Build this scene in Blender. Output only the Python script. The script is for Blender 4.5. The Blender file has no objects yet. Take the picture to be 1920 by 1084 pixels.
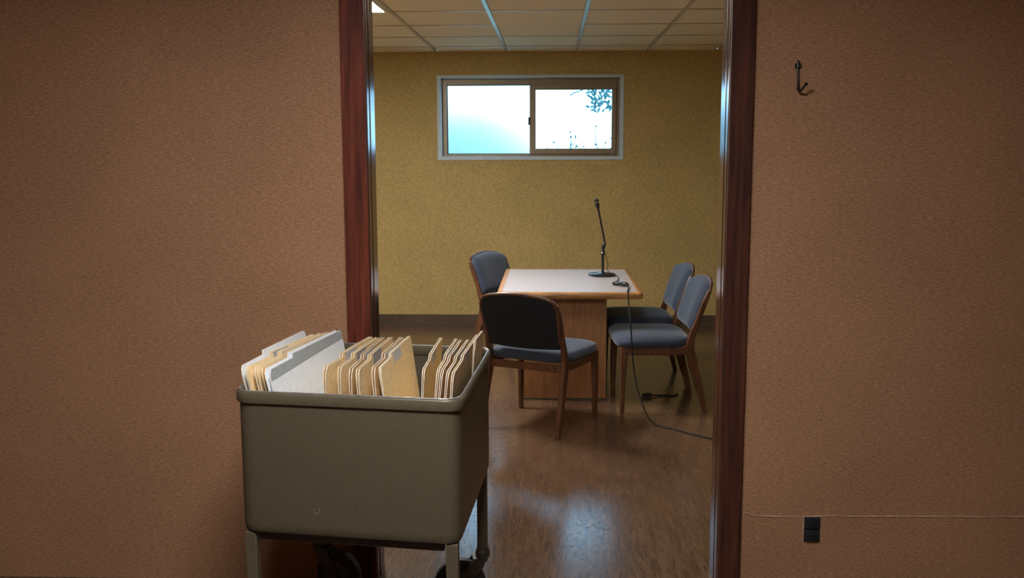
import bpy, bmesh, math, random
from mathutils import Vector, Matrix
random.seed(7)
scene = bpy.context.scene
COL = scene.collection
PI = math.pi

# ------------------------------------------------------------------ camera
EYE = 1.56
cam_data = bpy.data.cameras.new('camera')
cam_data.sensor_fit = 'HORIZONTAL'; cam_data.sensor_width = 36.0
cam_data.lens = 36.0 * 1850.0 / 1920.0
cam_data.clip_start = 0.05; cam_data.clip_end = 500
cam = bpy.data.objects.new('camera', cam_data); COL.objects.link(cam)
YAW, PITCH, ROLL = 0.0407, 0.1396, -0.003
_f = Vector((-math.sin(YAW) * math.cos(PITCH), math.cos(YAW) * math.cos(PITCH), -math.sin(PITCH)))
_r = Vector((math.cos(YAW), math.sin(YAW), 0)); _u = _r.cross(_f)
_r2 = _r * math.cos(ROLL) + _u * math.sin(ROLL); _u2 = -_r * math.sin(ROLL) + _u * math.cos(ROLL)
m3 = Matrix((_r2, _u2, -_f)).transposed()
cam.matrix_world = Matrix.Translation((0, 0, EYE)) @ m3.to_4x4()
scene.camera = cam

# ------------------------------------------------------------------ world, light, exposure
SKY = (0.34, 0.68, 1.0); SKY_STRENGTH = 6.3
ROOM_LAMP = 88.0; ROOM_FILL = 11.0; HALL_LAMP = 51.0
world = bpy.data.worlds.new('overcast_sky'); scene.world = world; world.use_nodes = True
bg = world.node_tree.nodes['Background']
bg.inputs['Color'].default_value = (*SKY, 1); bg.inputs['Strength'].default_value = SKY_STRENGTH
vs = scene.view_settings
vs.view_transform = 'Standard'; vs.look = 'None'; vs.gamma = 1.0; vs.use_curve_mapping = False
vs.exposure = 0.0
# daylight portal over the window opening (guides sky sampling, emits nothing of its own)
pl = bpy.data.lights.new('window_portal', 'AREA'); pl.shape = 'RECTANGLE'; pl.size = 1.56; pl.size_y = 0.68
pl.cycles.is_portal = True
po = bpy.data.objects.new('window_portal', pl); COL.objects.link(po)
po.location = (-0.197, 8.80, 1.845); po.rotation_euler = (-PI / 2, 0, 0)

# ------------------------------------------------------------------ materials
def new_mat(name):
    m = bpy.data.materials.new(name); m.use_nodes = True
    return m, m.node_tree, m.node_tree.nodes['Principled BSDF']
def mat(name, col, rough=0.6, metal=0.0, var=0.0, scale=30.0, stretch=(1, 1, 1), bump=0.0, bump_scale=None,
        coat=0.0, coat_rough=0.1, spec=0.5, dark=None, detail=4.0, sheen=0.0, rough_var=0.0):
    m, nt, b = new_mat(name)
    b.inputs['Base Color'].default_value = (*col, 1); b.inputs['Roughness'].default_value = rough
    b.inputs['Metallic'].default_value = metal; b.inputs['Specular IOR Level'].default_value = spec
    b.inputs['Coat Weight'].default_value = coat; b.inputs['Coat Roughness'].default_value = coat_rough
    if sheen: b.inputs['Sheen Weight'].default_value = sheen
    if var or bump or rough_var:
        tc = nt.nodes.new('ShaderNodeTexCoord'); mp = nt.nodes.new('ShaderNodeMapping')
        mp.inputs['Scale'].default_value = stretch; nt.links.new(tc.outputs['Object'], mp.inputs['Vector'])
        no = nt.nodes.new('ShaderNodeTexNoise'); no.inputs['Scale'].default_value = scale; no.inputs['Detail'].default_value = detail
        nt.links.new(mp.outputs['Vector'], no.inputs['Vector'])
        if var:
            rmp = nt.nodes.new('ShaderNodeValToRGB')
            lo = dark or tuple(c * (1 - var) for c in col); hi = tuple(min(1, c * (1 + var)) for c in col)
            rmp.color_ramp.elements[0].position = 0.3; rmp.color_ramp.elements[1].position = 0.7
            rmp.color_ramp.elements[0].color = (*lo, 1); rmp.color_ramp.elements[1].color = (*hi, 1)
            nt.links.new(no.outputs['Fac'], rmp.inputs['Fac']); nt.links.new(rmp.outputs['Color'], b.inputs['Base Color'])
        if rough_var:
            mr = nt.nodes.new('ShaderNodeMapRange'); mr.inputs['To Min'].default_value = rough - rough_var; mr.inputs['To Max'].default_value = rough + rough_var
            mr.inputs['From Min'].default_value = 0.3; mr.inputs['From Max'].default_value = 0.7
            nt.links.new(no.outputs['Fac'], mr.inputs['Value']); nt.links.new(mr.outputs['Result'], b.inputs['Roughness'])
        if bump:
            n2 = no
            if bump_scale:
                n2 = nt.nodes.new('ShaderNodeTexNoise'); n2.inputs['Scale'].default_value = bump_scale; n2.inputs['Detail'].default_value = 3
                nt.links.new(mp.outputs['Vector'], n2.inputs['Vector'])
            bp = nt.nodes.new('ShaderNodeBump'); bp.inputs['Strength'].default_value = bump; bp.inputs['Distance'].default_value = 0.004
            nt.links.new(n2.outputs['Fac'], bp.inputs['Height']); nt.links.new(bp.outputs['Normal'], b.inputs['Normal'])
    return m

def wallpaper(name, col, var, fine=170.0):
    """woven vinyl wallpaper: fine speckle over a slow mottling, with a cloth-like relief"""
    m, nt, b = new_mat(name)
    b.inputs['Roughness'].default_value = 0.72; b.inputs['Specular IOR Level'].default_value = 0.25
    tc = nt.nodes.new('ShaderNodeTexCoord')
    n1 = nt.nodes.new('ShaderNodeTexNoise'); n1.inputs['Scale'].default_value = fine; n1.inputs['Detail'].default_value = 3
    n2 = nt.nodes.new('ShaderNodeTexNoise'); n2.inputs['Scale'].default_value = 2.3; n2.inputs['Detail'].default_value = 5
    mp = nt.nodes.new('ShaderNodeMapping'); mp.inputs['Scale'].default_value = (0.35, 0.35, 1.6)
    nt.links.new(tc.outputs['Object'], mp.inputs['Vector'])
    n3 = nt.nodes.new('ShaderNodeTexNoise'); n3.inputs['Scale'].default_value = fine * 0.9; n3.inputs['Detail'].default_value = 2
    nt.links.new(tc.outputs['Object'], n1.inputs['Vector']); nt.links.new(tc.outputs['Object'], n2.inputs['Vector'])
    nt.links.new(mp.outputs['Vector'], n3.inputs['Vector'])
    a = nt.nodes.new('ShaderNodeMath'); a.operation = 'ADD'; nt.links.new(n1.outputs['Fac'], a.inputs[0]); nt.links.new(n3.outputs['Fac'], a.inputs[1])
    a2 = nt.nodes.new('ShaderNodeMath'); a2.operation = 'MULTIPLY_ADD'; nt.links.new(n2.outputs['Fac'], a2.inputs[0]); a2.inputs[1].default_value = 0.35
    nt.links.new(a.outputs[0], a2.inputs[2])
    mr = nt.nodes.new('ShaderNodeMapRange'); mr.inputs['From Min'].default_value = 0.85; mr.inputs['From Max'].default_value = 1.5
    nt.links.new(a2.outputs[0], mr.inputs['Value'])
    rp = nt.nodes.new('ShaderNodeValToRGB')
    rp.color_ramp.elements[0].color = (*[c * (1 - var) for c in col], 1); rp.color_ramp.elements[1].color = (*[min(1, c * (1 + var)) for c in col], 1)
    nt.links.new(mr.outputs['Result'], rp.inputs['Fac']); nt.links.new(rp.outputs['Color'], b.inputs['Base Color'])
    bp = nt.nodes.new('ShaderNodeBump'); bp.inputs['Strength'].default_value = 0.35; bp.inputs['Distance'].default_value = 0.003
    nt.links.new(a.outputs[0], bp.inputs['Height']); nt.links.new(bp.outputs['Normal'], b.inputs['Normal'])
    return m

def emis(name, col, s):
    m, nt, b = new_mat(name)
    b.inputs['Base Color'].default_value = (0.8, 0.8, 0.8, 1); b.inputs['Emission Color'].default_value = (*col, 1); b.inputs['Emission Strength'].default_value = s
    return m

def floor_material():
    m, nt, b = new_mat('wood_grain_vinyl_floor')
    tc = nt.nodes.new('ShaderNodeTexCoord')
    mp = nt.nodes.new('ShaderNodeMapping'); mp.inputs['Scale'].default_value = (9, 0.8, 1); nt.links.new(tc.outputs['Object'], mp.inputs['Vector'])
    g = nt.nodes.new('ShaderNodeTexNoise'); g.inputs['Scale'].default_value = 6.5; g.inputs['Detail'].default_value = 8; g.inputs['Distortion'].default_value = 1.4
    nt.links.new(mp.outputs['Vector'], g.inputs['Vector'])
    rp = nt.nodes.new('ShaderNodeValToRGB')
    rp.color_ramp.elements[0].position = 0.30; rp.color_ramp.elements[0].color = (0.066, 0.036, 0.021, 1)
    rp.color_ramp.elements[1].position = 0.72; rp.color_ramp.elements[1].color = (0.160, 0.088, 0.049, 1)
    nt.links.new(g.outputs['Fac'], rp.inputs['Fac'])
    # crazed wear layer: fine cracks that break the gloss
    mp2 = nt.nodes.new('ShaderNodeMapping'); mp2.inputs['Scale'].default_value = (34, 20, 1); nt.links.new(tc.outputs['Object'], mp2.inputs['Vector'])
    wob = nt.nodes.new('ShaderNodeTexNoise'); wob.inputs['Scale'].default_value = 1.6; wob.inputs['Detail'].default_value = 3; nt.links.new(mp2.outputs['Vector'], wob.inputs['Vector'])
    mixv = nt.nodes.new('ShaderNodeMix'); mixv.data_type = 'RGBA'; mixv.blend_type = 'LINEAR_LIGHT'; mixv.inputs['Factor'].default_value = 0.5
    nt.links.new(mp2.outputs['Vector'], mixv.inputs['A']); nt.links.new(wob.outputs['Color'], mixv.inputs['B'])
    vo = nt.nodes.new('ShaderNodeTexVoronoi'); vo.feature = 'DISTANCE_TO_EDGE'; vo.inputs['Scale'].default_value = 0.9
    nt.links.new(mixv.outputs['Result'], vo.inputs['Vector'])
    cr = nt.nodes.new('ShaderNodeMapRange'); cr.inputs['From Min'].default_value = 0.0; cr.inputs['From Max'].default_value = 0.03
    nt.links.new(vo.outputs['Distance'], cr.inputs['Value'])
    mx = nt.nodes.new('ShaderNodeMix'); mx.data_type = 'RGBA'; mx.blend_type = 'MULTIPLY'; mx.inputs['Factor'].default_value = 1
    cv = nt.nodes.new('ShaderNodeMapRange'); cv.inputs['To Min'].default_value = 0.45; nt.links.new(cr.outputs['Result'], cv.inputs['Value'])
    nt.links.new(rp.outputs['Color'], mx.inputs['A']); nt.links.new(cv.outputs['Result'], mx.inputs['B'])
    nt.links.new(mx.outputs['Result'], b.inputs['Base Color'])
    rr = nt.nodes.new('ShaderNodeMapRange'); rr.inputs['To Min'].default_value = 0.34; rr.inputs['To Max'].default_value = 0.20
    nt.links.new(cr.outputs['Result'], rr.inputs['Value']); nt.links.new(rr.outputs['Result'], b.inputs['Roughness'])
    w2 = nt.nodes.new('ShaderNodeTexNoise'); w2.inputs['Scale'].default_value = 14; w2.inputs['Detail'].default_value = 3; nt.links.new(tc.outputs['Object'], w2.inputs['Vector'])
    ad = nt.nodes.new('ShaderNodeMath'); ad.operation = 'MULTIPLY_ADD'; ad.inputs[1].default_value = 0.25
    nt.links.new(w2.outputs['Fac'], ad.inputs[0]); ad.inputs[2].default_value = 0.0
    bp = nt.nodes.new('ShaderNodeBump'); bp.inputs['Strength'].default_value = 0.10; bp.inputs['Distance'].default_value = 0.004
    nt.links.new(ad.outputs[0], bp.inputs['Height']); nt.links.new(bp.outputs['Normal'], b.inputs['Normal'])
    sp = nt.nodes.new('ShaderNodeMapRange'); sp.inputs['To Min'].default_value = 0.05; sp.inputs['To Max'].default_value = 0.65
    nt.links.new(cr.outputs['Result'], sp.inputs['Value']); nt.links.new(sp.outputs['Result'], b.inputs['Specular IOR Level'])
    return m

def clear_glass():
    m = bpy.data.materials.new('clear_window_glass'); m.use_nodes = True; nt = m.node_tree; nt.nodes.clear()
    o = nt.nodes.new('ShaderNodeOutputMaterial'); t = nt.nodes.new('ShaderNodeBsdfTransparent'); g = nt.nodes.new('ShaderNodeBsdfGlossy')
    g.inputs['Roughness'].default_value = 0.02; f = nt.nodes.new('ShaderNodeFresnel'); f.inputs['IOR'].default_value = 1.45
    x = nt.nodes.new('ShaderNodeMixShader'); nt.links.new(f.outputs[0], x.inputs[0]); nt.links.new(t.outputs[0], x.inputs[1]); nt.links.new(g.outputs[0], x.inputs[2])
    t.inputs['Color'].default_value = (0.96, 0.98, 0.98, 1); nt.links.new(x.outputs[0], o.inputs['Surface'])
    return m
def misted_glass():
    m = bpy.data.materials.new('misted_window_glass'); m.use_nodes = True; nt = m.node_tree; nt.nodes.clear()
    o = nt.nodes.new('ShaderNodeOutputMaterial'); t = nt.nodes.new('ShaderNodeBsdfTransparent'); r = nt.nodes.new('ShaderNodeBsdfRefraction')
    r.inputs['IOR'].default_value = 1.15; r.inputs['Roughness'].default_value = 0.33; r.distribution = 'GGX'
    tr = nt.nodes.new('ShaderNodeBsdfTranslucent'); tr.inputs['Color'].default_value = (0.8, 0.9, 0.92, 1)
    tc = nt.nodes.new('ShaderNodeTexCoord'); no = nt.nodes.new('ShaderNodeTexNoise'); no.inputs['Scale'].default_value = 120; nt.links.new(tc.outputs['Object'], no.inputs['Vector'])
    bp = nt.nodes.new('ShaderNodeBump'); bp.inputs['Strength'].default_value = 0.3; bp.inputs['Distance'].default_value = 0.002
    nt.links.new(no.outputs['Fac'], bp.inputs['Height']); nt.links.new(bp.outputs['Normal'], r.inputs['Normal'])
    x = nt.nodes.new('ShaderNodeMixShader'); x.inputs[0].default_value = 0.93
    nt.links.new(t.outputs[0], x.inputs[1]); nt.links.new(r.outputs[0], x.inputs[2])
    y = nt.nodes.new('ShaderNodeMixShader'); y.inputs[0].default_value = 0.12
    nt.links.new(x.outputs[0], y.inputs[1]); nt.links.new(tr.outputs[0], y.inputs[2])
    nt.links.new(y.outputs[0], o.inputs['Surface'])
    return m

M = {
 'hall_wall': wallpaper('brown_hall_wallpaper', (0.40, 0.212, 0.112), 0.34),
 'room_wall': wallpaper('khaki_room_wallpaper', (0.47, 0.345, 0.138), 0.30, 120.0),
 'seam': mat('torn_paper_edge', (0.55, 0.38, 0.27), 0.8, var=0.25, scale=90),
 'floor': floor_material(),
 'tile': mat('mineral_fibre_tile', (0.94, 0.83, 0.63), 0.85, var=0.10, scale=140, bump=0.25),
 'tee': mat('ceiling_grid_enamel', (0.62, 0.58, 0.50), 0.28, metal=0.35),
 'hall_ceiling': mat('hall_ceiling_paint', (0.55, 0.48, 0.40), 0.9, var=0.06, scale=60),
 'baseboard': mat('dark_rubber_baseboard', (0.085, 0.055, 0.035), 0.5, var=0.2, scale=8),
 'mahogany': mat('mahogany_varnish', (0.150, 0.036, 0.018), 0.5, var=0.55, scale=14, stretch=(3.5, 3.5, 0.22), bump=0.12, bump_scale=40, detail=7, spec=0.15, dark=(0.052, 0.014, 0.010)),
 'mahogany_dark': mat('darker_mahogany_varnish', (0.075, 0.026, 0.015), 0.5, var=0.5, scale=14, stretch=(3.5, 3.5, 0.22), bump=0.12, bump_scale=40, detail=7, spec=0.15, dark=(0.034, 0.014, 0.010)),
 'jamb': mat('dark_glossy_jamb_varnish', (0.10, 0.042, 0.026), 0.16, var=0.4, scale=12, stretch=(3, 3, 0.25), spec=0.7),
 'win_frame': mat('bronze_aluminium_window_frame', (0.30, 0.23, 0.15), 0.42, metal=0.3, var=0.1, scale=50),
 'win_reveal': mat('pale_grey_window_return', (0.52, 0.63, 0.68), 0.5, var=0.06, scale=40),
 'black_plastic': mat('black_plastic', (0.012, 0.012, 0.014), 0.38, var=0.2, scale=60),
 'black_metal': mat('black_enamel_metal', (0.014, 0.016, 0.020), 0.25, var=0.2, scale=40),
 'rubber': mat('cable_rubber', (0.010, 0.010, 0.011), 0.6, spec=0.2, var=0.2, scale=80),
 'outlet': mat('black_outlet_plastic', (0.010, 0.013, 0.018), 0.5, var=0.2, scale=90),
 'slot': mat('outlet_slot', (0.002, 0.002, 0.002), 0.8, var=0.2, scale=50),
 'brass': mat('tarnished_hook_metal', (0.018, 0.022, 0.018), 0.35, metal=0.5, var=0.4, scale=120),
 'screw': mat('bright_screw_steel', (0.75, 0.72, 0.65), 0.25, metal=1.0, var=0.1, scale=90),
 'laminate': mat('speckled_beige_laminate', (0.44, 0.37, 0.34), 0.40, var=0.16, scale=240, bump=0.03, spec=0.4),
 'oak_band': mat('oak_edge_band', (0.42, 0.20, 0.065), 0.35, var=0.35, scale=10, stretch=(1, 6, 6), spec=0.5),
 'ped': mat('oak_laminate_panel', (0.36, 0.165, 0.066), 0.55, var=0.18, scale=9, stretch=(6, 6, 0.8), detail=6),
 'chair_wood': mat('walnut_chair_wood', (0.105, 0.040, 0.020), 0.32, var=0.45, scale=16, stretch=(3, 3, 0.6), spec=0.5),
 'fabric': mat('blue_grey_upholstery', (0.029, 0.044, 0.078), 0.72, var=0.22, scale=220, bump=0.15, spec=0.4, sheen=0.25),
 'fabric_back': mat('black_back_upholstery', (0.018, 0.021, 0.026), 0.85, var=0.25, scale=220, bump=0.2, spec=0.2),
 'cart': mat('grey_brown_cart_enamel', (0.100, 0.081, 0.050), 0.36, var=0.10, scale=90, bump=0.06, spec=0.5),
 'highlight_edge': mat('rim_highlight_metal', (0.45, 0.43, 0.40), 0.3, metal=0.7, var=0.35, scale=25),
 'scuff': mat('pale_scuff', (0.20, 0.18, 0.14), 0.6, var=0.2, scale=60),
 'cart_shaded': mat('shaded_cart_enamel', (0.040, 0.036, 0.027), 0.45, var=0.15, scale=40),  # cart colour darkened to carry the shade beneath the tub
 'castor_metal': mat('dull_castor_steel', (0.10, 0.095, 0.08), 0.4, metal=0.6, var=0.3, scale=60),
 'castor_rubber': mat('castor_tyre_rubber', (0.022, 0.022, 0.020), 0.6, var=0.3, scale=40),
 'manila': mat('manila_card', (0.90, 0.70, 0.38), 0.75, var=0.10, scale=55, bump=0.05, spec=0.2),
 'manila2': mat('darker_manila_card', (0.78, 0.55, 0.27), 0.75, var=0.12, scale=55, bump=0.05, spec=0.2),
 'card_edge': mat('cut_card_edge', (0.80, 0.70, 0.56), 0.8, var=0.06, scale=60),
 'white_card': mat('white_card', (0.91, 0.94, 0.98), 0.7, var=0.04, scale=40, spec=0.2),
 'grey_band': mat('grey_reinforcing_tape', (0.40, 0.43, 0.43), 0.6, var=0.10, scale=70),
 'label': mat('paper_file_label', (0.60, 0.61, 0.62), 0.7, var=0.25, scale=110, stretch=(1, 1.4, 4), spec=0.2),
 'label_grey': mat('grey_file_label', (0.42, 0.42, 0.41), 0.7, var=0.2, scale=110, stretch=(1, 1.4, 4), spec=0.2),
 'lamp_frame': mat('lamp_frame_enamel', (0.7, 0.68, 0.62), 0.4, var=0.05, scale=30),
 'room_diffuser': emis('room_lamp_diffuser', (1.0, 0.98, 0.94), ROOM_LAMP),
 'fill_diffuser': emis('fill_panel_diffuser', (1.0, 0.98, 0.94), ROOM_FILL),
 'hall_diffuser': emis('hall_lamp_diffuser', (1.0, 0.99, 1.0), HALL_LAMP),
 'glass': clear_glass(), 'mist': misted_glass(),
 'grass': mat('outdoor_grass', (0.06, 0.13, 0.10), 0.9, var=0.3, scale=3),
 'far_trees': mat('pale_tree_line', (0.012, 0.070, 0.074), 0.95, var=0.3, scale=1.2),
 'leaf': mat('teal_leaf', (0.04, 0.16, 0.18), 0.6, var=0.4, scale=20),
 'bark': mat('outdoor_bark', (0.09, 0.15, 0.16), 0.9, var=0.3, scale=20),
}

# ------------------------------------------------------------------ mesh helpers
class MB:
    def __init__(s): s.v = []; s.f = []; s.mi = []
    def add(s, vs, fs, mi=0):
        o = len(s.v); s.v += [tuple(v) for v in vs]; s.f += [tuple(o + i for i in f) for f in fs]; s.mi += [mi] * len(fs); return s
    def box(s, lo, hi, mi=0):
        x0, y0, z0 = lo; x1, y1, z1 = hi
        return s.add([(x0,y0,z0),(x1,y0,z0),(x1,y1,z0),(x0,y1,z0),(x0,y0,z1),(x1,y0,z1),(x1,y1,z1),(x0,y1,z1)],
                     [(0,3,2,1),(4,5,6,7),(0,1,5,4),(1,2,6,5),(2,3,7,6),(3,0,4,7)], mi)
    def loft(s, rings, cap0=True, cap1=True, closed=True, mi=0):
        n = len(rings[0]); vs = [p for r in rings for p in r]; fs = []
        for k in range(len(rings) - 1):
            for i in range(n if closed else n - 1):
                j = (i + 1) % n; fs.append((k*n+i, k*n+j, (k+1)*n+j, (k+1)*n+i))
        if cap0: fs.append(tuple(reversed(range(n))))
        if cap1: fs.append(tuple((len(rings)-1)*n + i for i in range(n)))
        return s.add(vs, fs, mi)
    def tube(s, pts, r, n=8, mi=0):
        pts = [Vector(p) for p in pts]; rs = r if isinstance(r, (list, tuple)) else [r] * len(pts)
        rings = []; t = (pts[1] - pts[0]).normalized()
        a = Vector((0, 0, 1)) if abs(t.z) < 0.9 else Vector((1, 0, 0)); nrm = t.cross(a).normalized()
        for i, p in enumerate(pts):
            t = (pts[min(i+1, len(pts)-1)] - pts[max(i-1, 0)]).normalized()
            nrm = (nrm - t * nrm.dot(t)).normalized(); b = t.cross(nrm)
            rings.append([p + (nrm * math.cos(2*PI*k/n) + b * math.sin(2*PI*k/n)) * rs[i] for k in range(n)])
        return s.loft(rings, mi=mi)
    def lathe(s, prof, n=24, o=(0, 0, 0), axis=(0, 0, 1), mi=0):
        o = Vector(o); q = Vector((0, 0, 1)).rotation_difference(Vector(axis).normalized())
        rings = [[o + q @ Vector((max(r, 1e-4)*math.cos(2*PI*k/n), max(r, 1e-4)*math.sin(2*PI*k/n), z)) for k in range(n)] for r, z in prof]
        return s.loft(rings, mi=mi)
    def sweep(s, pts, wx, wt, mi=0):
        """rectangular bar in a y-z plane: pts (x, y, z); wx = full width in x, wt = thickness across the path"""
        pts = [Vector(p) for p in pts]; rings = []
        for i, p in enumerate(pts):
            t = pts[min(i+1, len(pts)-1)] - pts[max(i-1, 0)]; t.x = 0; t.normalize(); nn = Vector((0, -t.z, t.y))
            w = wx[i] if isinstance(wx, (list, tuple)) else wx; h = wt[i] if isinstance(wt, (list, tuple)) else wt
            c = min(w, h) * 0.22; X = Vector((1, 0, 0)); ring = []
            for a, b in ((-w/2+c, -h/2), (w/2-c, -h/2), (w/2, -h/2+c), (w/2, h/2-c), (w/2-c, h/2), (-w/2+c, h/2), (-w/2, h/2-c), (-w/2, -h/2+c)):
                ring.append(p + X * a + nn * b)
            rings.append(ring)
        return s.loft(rings, mi=mi)
    def build(s, name, mats, parent=None, smooth=False, bevel=0.0, seg=2, angle=35):
        me = bpy.data.meshes.new(name); me.from_pydata(s.v, [], s.f)
        for m in (mats if isinstance(mats, (list, tuple)) else [mats]): me.materials.append(M[m])
        me.polygons.foreach_set('material_index', s.mi)
        bm = bmesh.new(); bm.from_mesh(me); bmesh.ops.remove_doubles(bm, verts=bm.verts, dist=1e-6)
        bmesh.ops.recalc_face_normals(bm, faces=bm.faces)
        if bevel:
            es = [e for e in bm.edges if len(e.link_faces) == 2 and e.calc_face_angle(0) > math.radians(30)]
            bmesh.ops.bevel(bm, geom=es, offset=bevel, segments=seg, affect='EDGES', profile=0.5, clamp_overlap=True)
        bm.to_mesh(me); bm.free()
        if smooth or bevel:
            me.polygons.foreach_set('use_smooth', [True] * len(me.polygons))
            me.set_sharp_from_angle(angle=math.radians(angle if smooth else 20))   # small bevels stay faceted so flat faces stay flat
        ob = bpy.data.objects.new(name, me); COL.objects.link(ob)
        if parent: ob.parent = parent
        return ob
def empty(name, loc=(0, 0, 0), rz=0.0, parent=None):
    o = bpy.data.objects.new(name, None); COL.objects.link(o); o.location = loc; o.rotation_euler = (0, 0, rz); o.empty_display_size = 0.1
    if parent: o.parent = parent
    return o
def tag(o, label=None, cat=None, group=None, kind=None):
    if label: o['label'] = label
    if cat: o['category'] = cat
    if group: o['group'] = group
    if kind: o['kind'] = kind
    return o
def copy_tree(o, parent=None):
    c = o.copy(); COL.objects.link(c); c.parent = parent
    for ch in list(o.children): copy_tree(ch, c)
    return c
def spline(pts, k=8):
    P = [Vector(p) for p in pts]; P = [P[0]*2 - P[1]] + P + [P[-1]*2 - P[-2]]; out = []
    for i in range(1, len(P) - 2):
        for j in range(k):
            t = j / k; a, b, c, d = P[i-1:i+3]
            out.append(0.5 * ((2*b) + (c-a)*t + (2*a-5*b+4*c-d)*t*t + (3*b-a-3*c+d)*t**3))
    out.append(P[-2]); return out

# ------------------------------------------------------------------ the setting
YN, YN2, YB, HC = 3.40, 3.52, 8.78, 2.417          # hall wall faces, back wall face, ceiling height
XL, XR = -2.84, 2.65                               # side walls of the meeting room
OL, OR, OH = -0.632, 0.592, 2.14                   # doorway
fl = MB().box((-3.2, -2.2, -0.06), (3.2, YB + 0.25, 0.0)).build('floor', 'floor'); tag(fl, kind='structure')
wn = MB().box((-3.2, YN, 0), (OL - 0.02, YN2, HC)).box((OR + 0.02, YN, 0), (3.2, YN2, HC)).box((OL - 0.02, YN, OH + 0.02), (OR + 0.02, YN2, HC)).build('wall_front', 'hall_wall'); tag(wn, kind='structure')
WX0, WX1, WZ0, WZ1 = -1.0, 0.612, 1.488, 2.203
wb = MB().box((XL, YB, 0), (WX0, YB + 0.22, HC)).box((WX1, YB, 0), (XR, YB + 0.22, HC)).box((WX0, YB, 0), (WX1, YB + 0.22, WZ0)).box((WX0, YB, WZ1), (WX1, YB + 0.22, HC)).build('wall_back', 'room_wall'); tag(wb, kind='structure')
for nm, x0, x1 in (('wall_left', XL - 0.12, XL), ('wall_right', XR, XR + 0.12)):
    tag(MB().box((x0, YN2, 0), (x1, YB + 0.22, HC)).build(nm, 'room_wall'), kind='structure')
# room-side face of the front wall
tag(MB().box((XL, YN2, 0), (OL - 0.11, YN2 + 0.012, HC)).box((OR + 0.11, YN2, 0), (XR, YN2 + 0.012, HC)).box((OL - 0.11, YN2, OH + 0.11), (OR + 0.11, YN2 + 0.012, HC)).build('wall_front_lining', 'room_wall'), kind='structure')
for nm, lo, hi in (('wall_hall_left', (-3.32, -2.2, 0), (-3.2, YN, HC)), ('wall_hall_right', (3.2, -2.2, 0), (3.32, YN, HC)), ('wall_rear', (-3.2, -2.32, 0), (3.2, -2.2, HC))):
    tag(MB().box(lo, hi).build(nm, 'hall_wall'), kind='structure')
tag(MB().box((-3.3, -2.3, HC), (3.3, YN, HC + 0.06)).build('ceiling_hall', 'hall_ceiling'), kind='structure')
bb = MB().box((XL, YB - 0.012, 0), (XR, YB, 0.085)).box((XL, YB - 0.008, 0.085), (XR, YB, 0.092)).build('baseboard_back', 'baseboard'); tag(bb, kind='structure')
for nm, x in (('baseboard_left', XL), ('baseboard_right', XR - 0.012)):
    tag(MB().box((x, YN2 + 0.012, 0), (x + 0.012, YB - 0.012, 0.09)).build(nm, 'baseboard'), kind='structure')

# torn wallpaper seam on the right of the hall wall
sm = MB(); xs = [0.684, 0.700, 0.712, 0.728]
zs = [0.276, 0.277, 0.272, 0.267]
x = 0.74
while x < 3.1: xs.append(x); zs.append(0.2665 + (x - 0.74) * 0.010 + random.uniform(-0.0014, 0.0014)); x += random.uniform(0.012, 0.05)
rings = []
for x, z in zip(xs, zs):
    h = random.uniform(0.0008, 0.0026); d = random.uniform(0.0012, 0.004)
    rings.append([(x, YN + 0.001, z - 0.001), (x, YN - d, z + 0.0003), (x, YN - d, z + h), (x, YN + 0.001, z + h + 0.001)])
sm.loft(rings).build('wallpaper_seam', 'seam', wn)

# ---- suspended ceiling
ce = MB().box((XL, YN2, HC + 0.03), (XR, YB + 0.2, HC + 0.08)).build('ceiling', 'hall_ceiling'); tag(ce, kind='structure')
gx = [XL + 0.61 * k for k in range(10)]
gy = [YN2 + 0.012, 4.21, 4.91, 5.61, 6.31, 7.01, 7.71, 8.41, YB]
tile_mesh = {}
for r in range(8):
    for c in range(9):
        x0, x1, y0, y1 = gx[c], gx[c+1], gy[r], gy[r+1]
        if (c == 2 and r == 3) or (c == 4 and r == 1): continue     # troffer and added fill panel
        key = round(y1 - y0, 3)
        if key not in tile_mesh:
            hx, hy = (x1 - x0) / 2 - 0.004, (y1 - y0) / 2 - 0.004
            t = MB().loft([[(-hx+.014, -hy+.014, -.004), (hx-.014, -hy+.014, -.004), (hx-.014, hy-.014, -.004), (-hx+.014, hy-.014, -.004)],
                           [(-hx, -hy, .004), (hx, -hy, .004), (hx, hy, .004), (-hx, hy, .004)],
                           [(-hx, -hy, .016), (hx, -hy, .016), (hx, hy, .016), (-hx, hy, .016)]]).build('ceiling_tile', 'tile', ce)
            tile_mesh[key] = t.data
        else:
            t = bpy.data.objects.new('ceiling_tile', tile_mesh[key]); COL.objects.link(t); t.parent = ce
        t.location = ((x0 + x1) / 2, (y0 + y1) / 2, HC + 0.008)
        if c == 4 and r == 4: t.rotation_euler = (math.radians(-0.9), 0, 0); t.location.z -= 0.002
for x in gx[1:-1]:
    MB().box((x - 0.012, gy[0], HC - 0.001), (x + 0.012, YB, HC + 0.006)).box((x - 0.002, gy[0], HC + 0.006), (x + 0.002, YB, HC + 0.03)).build('grid_bar', 'tee', ce)
for y in gy[1:-1]:
    MB().box((XL, y - 0.011, HC + 0.0005), (XR, y + 0.011, HC + 0.005)).box((XL, y - 0.002, HC + 0.005), (XR, y + 0.002, HC + 0.03)).build('grid_crossbar', 'tee', ce)
MB().box((XL, YB - 0.022, HC - 0.002), (XR, YB, HC + 0.004)).build('wall_angle', 'tile', ce)

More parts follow.
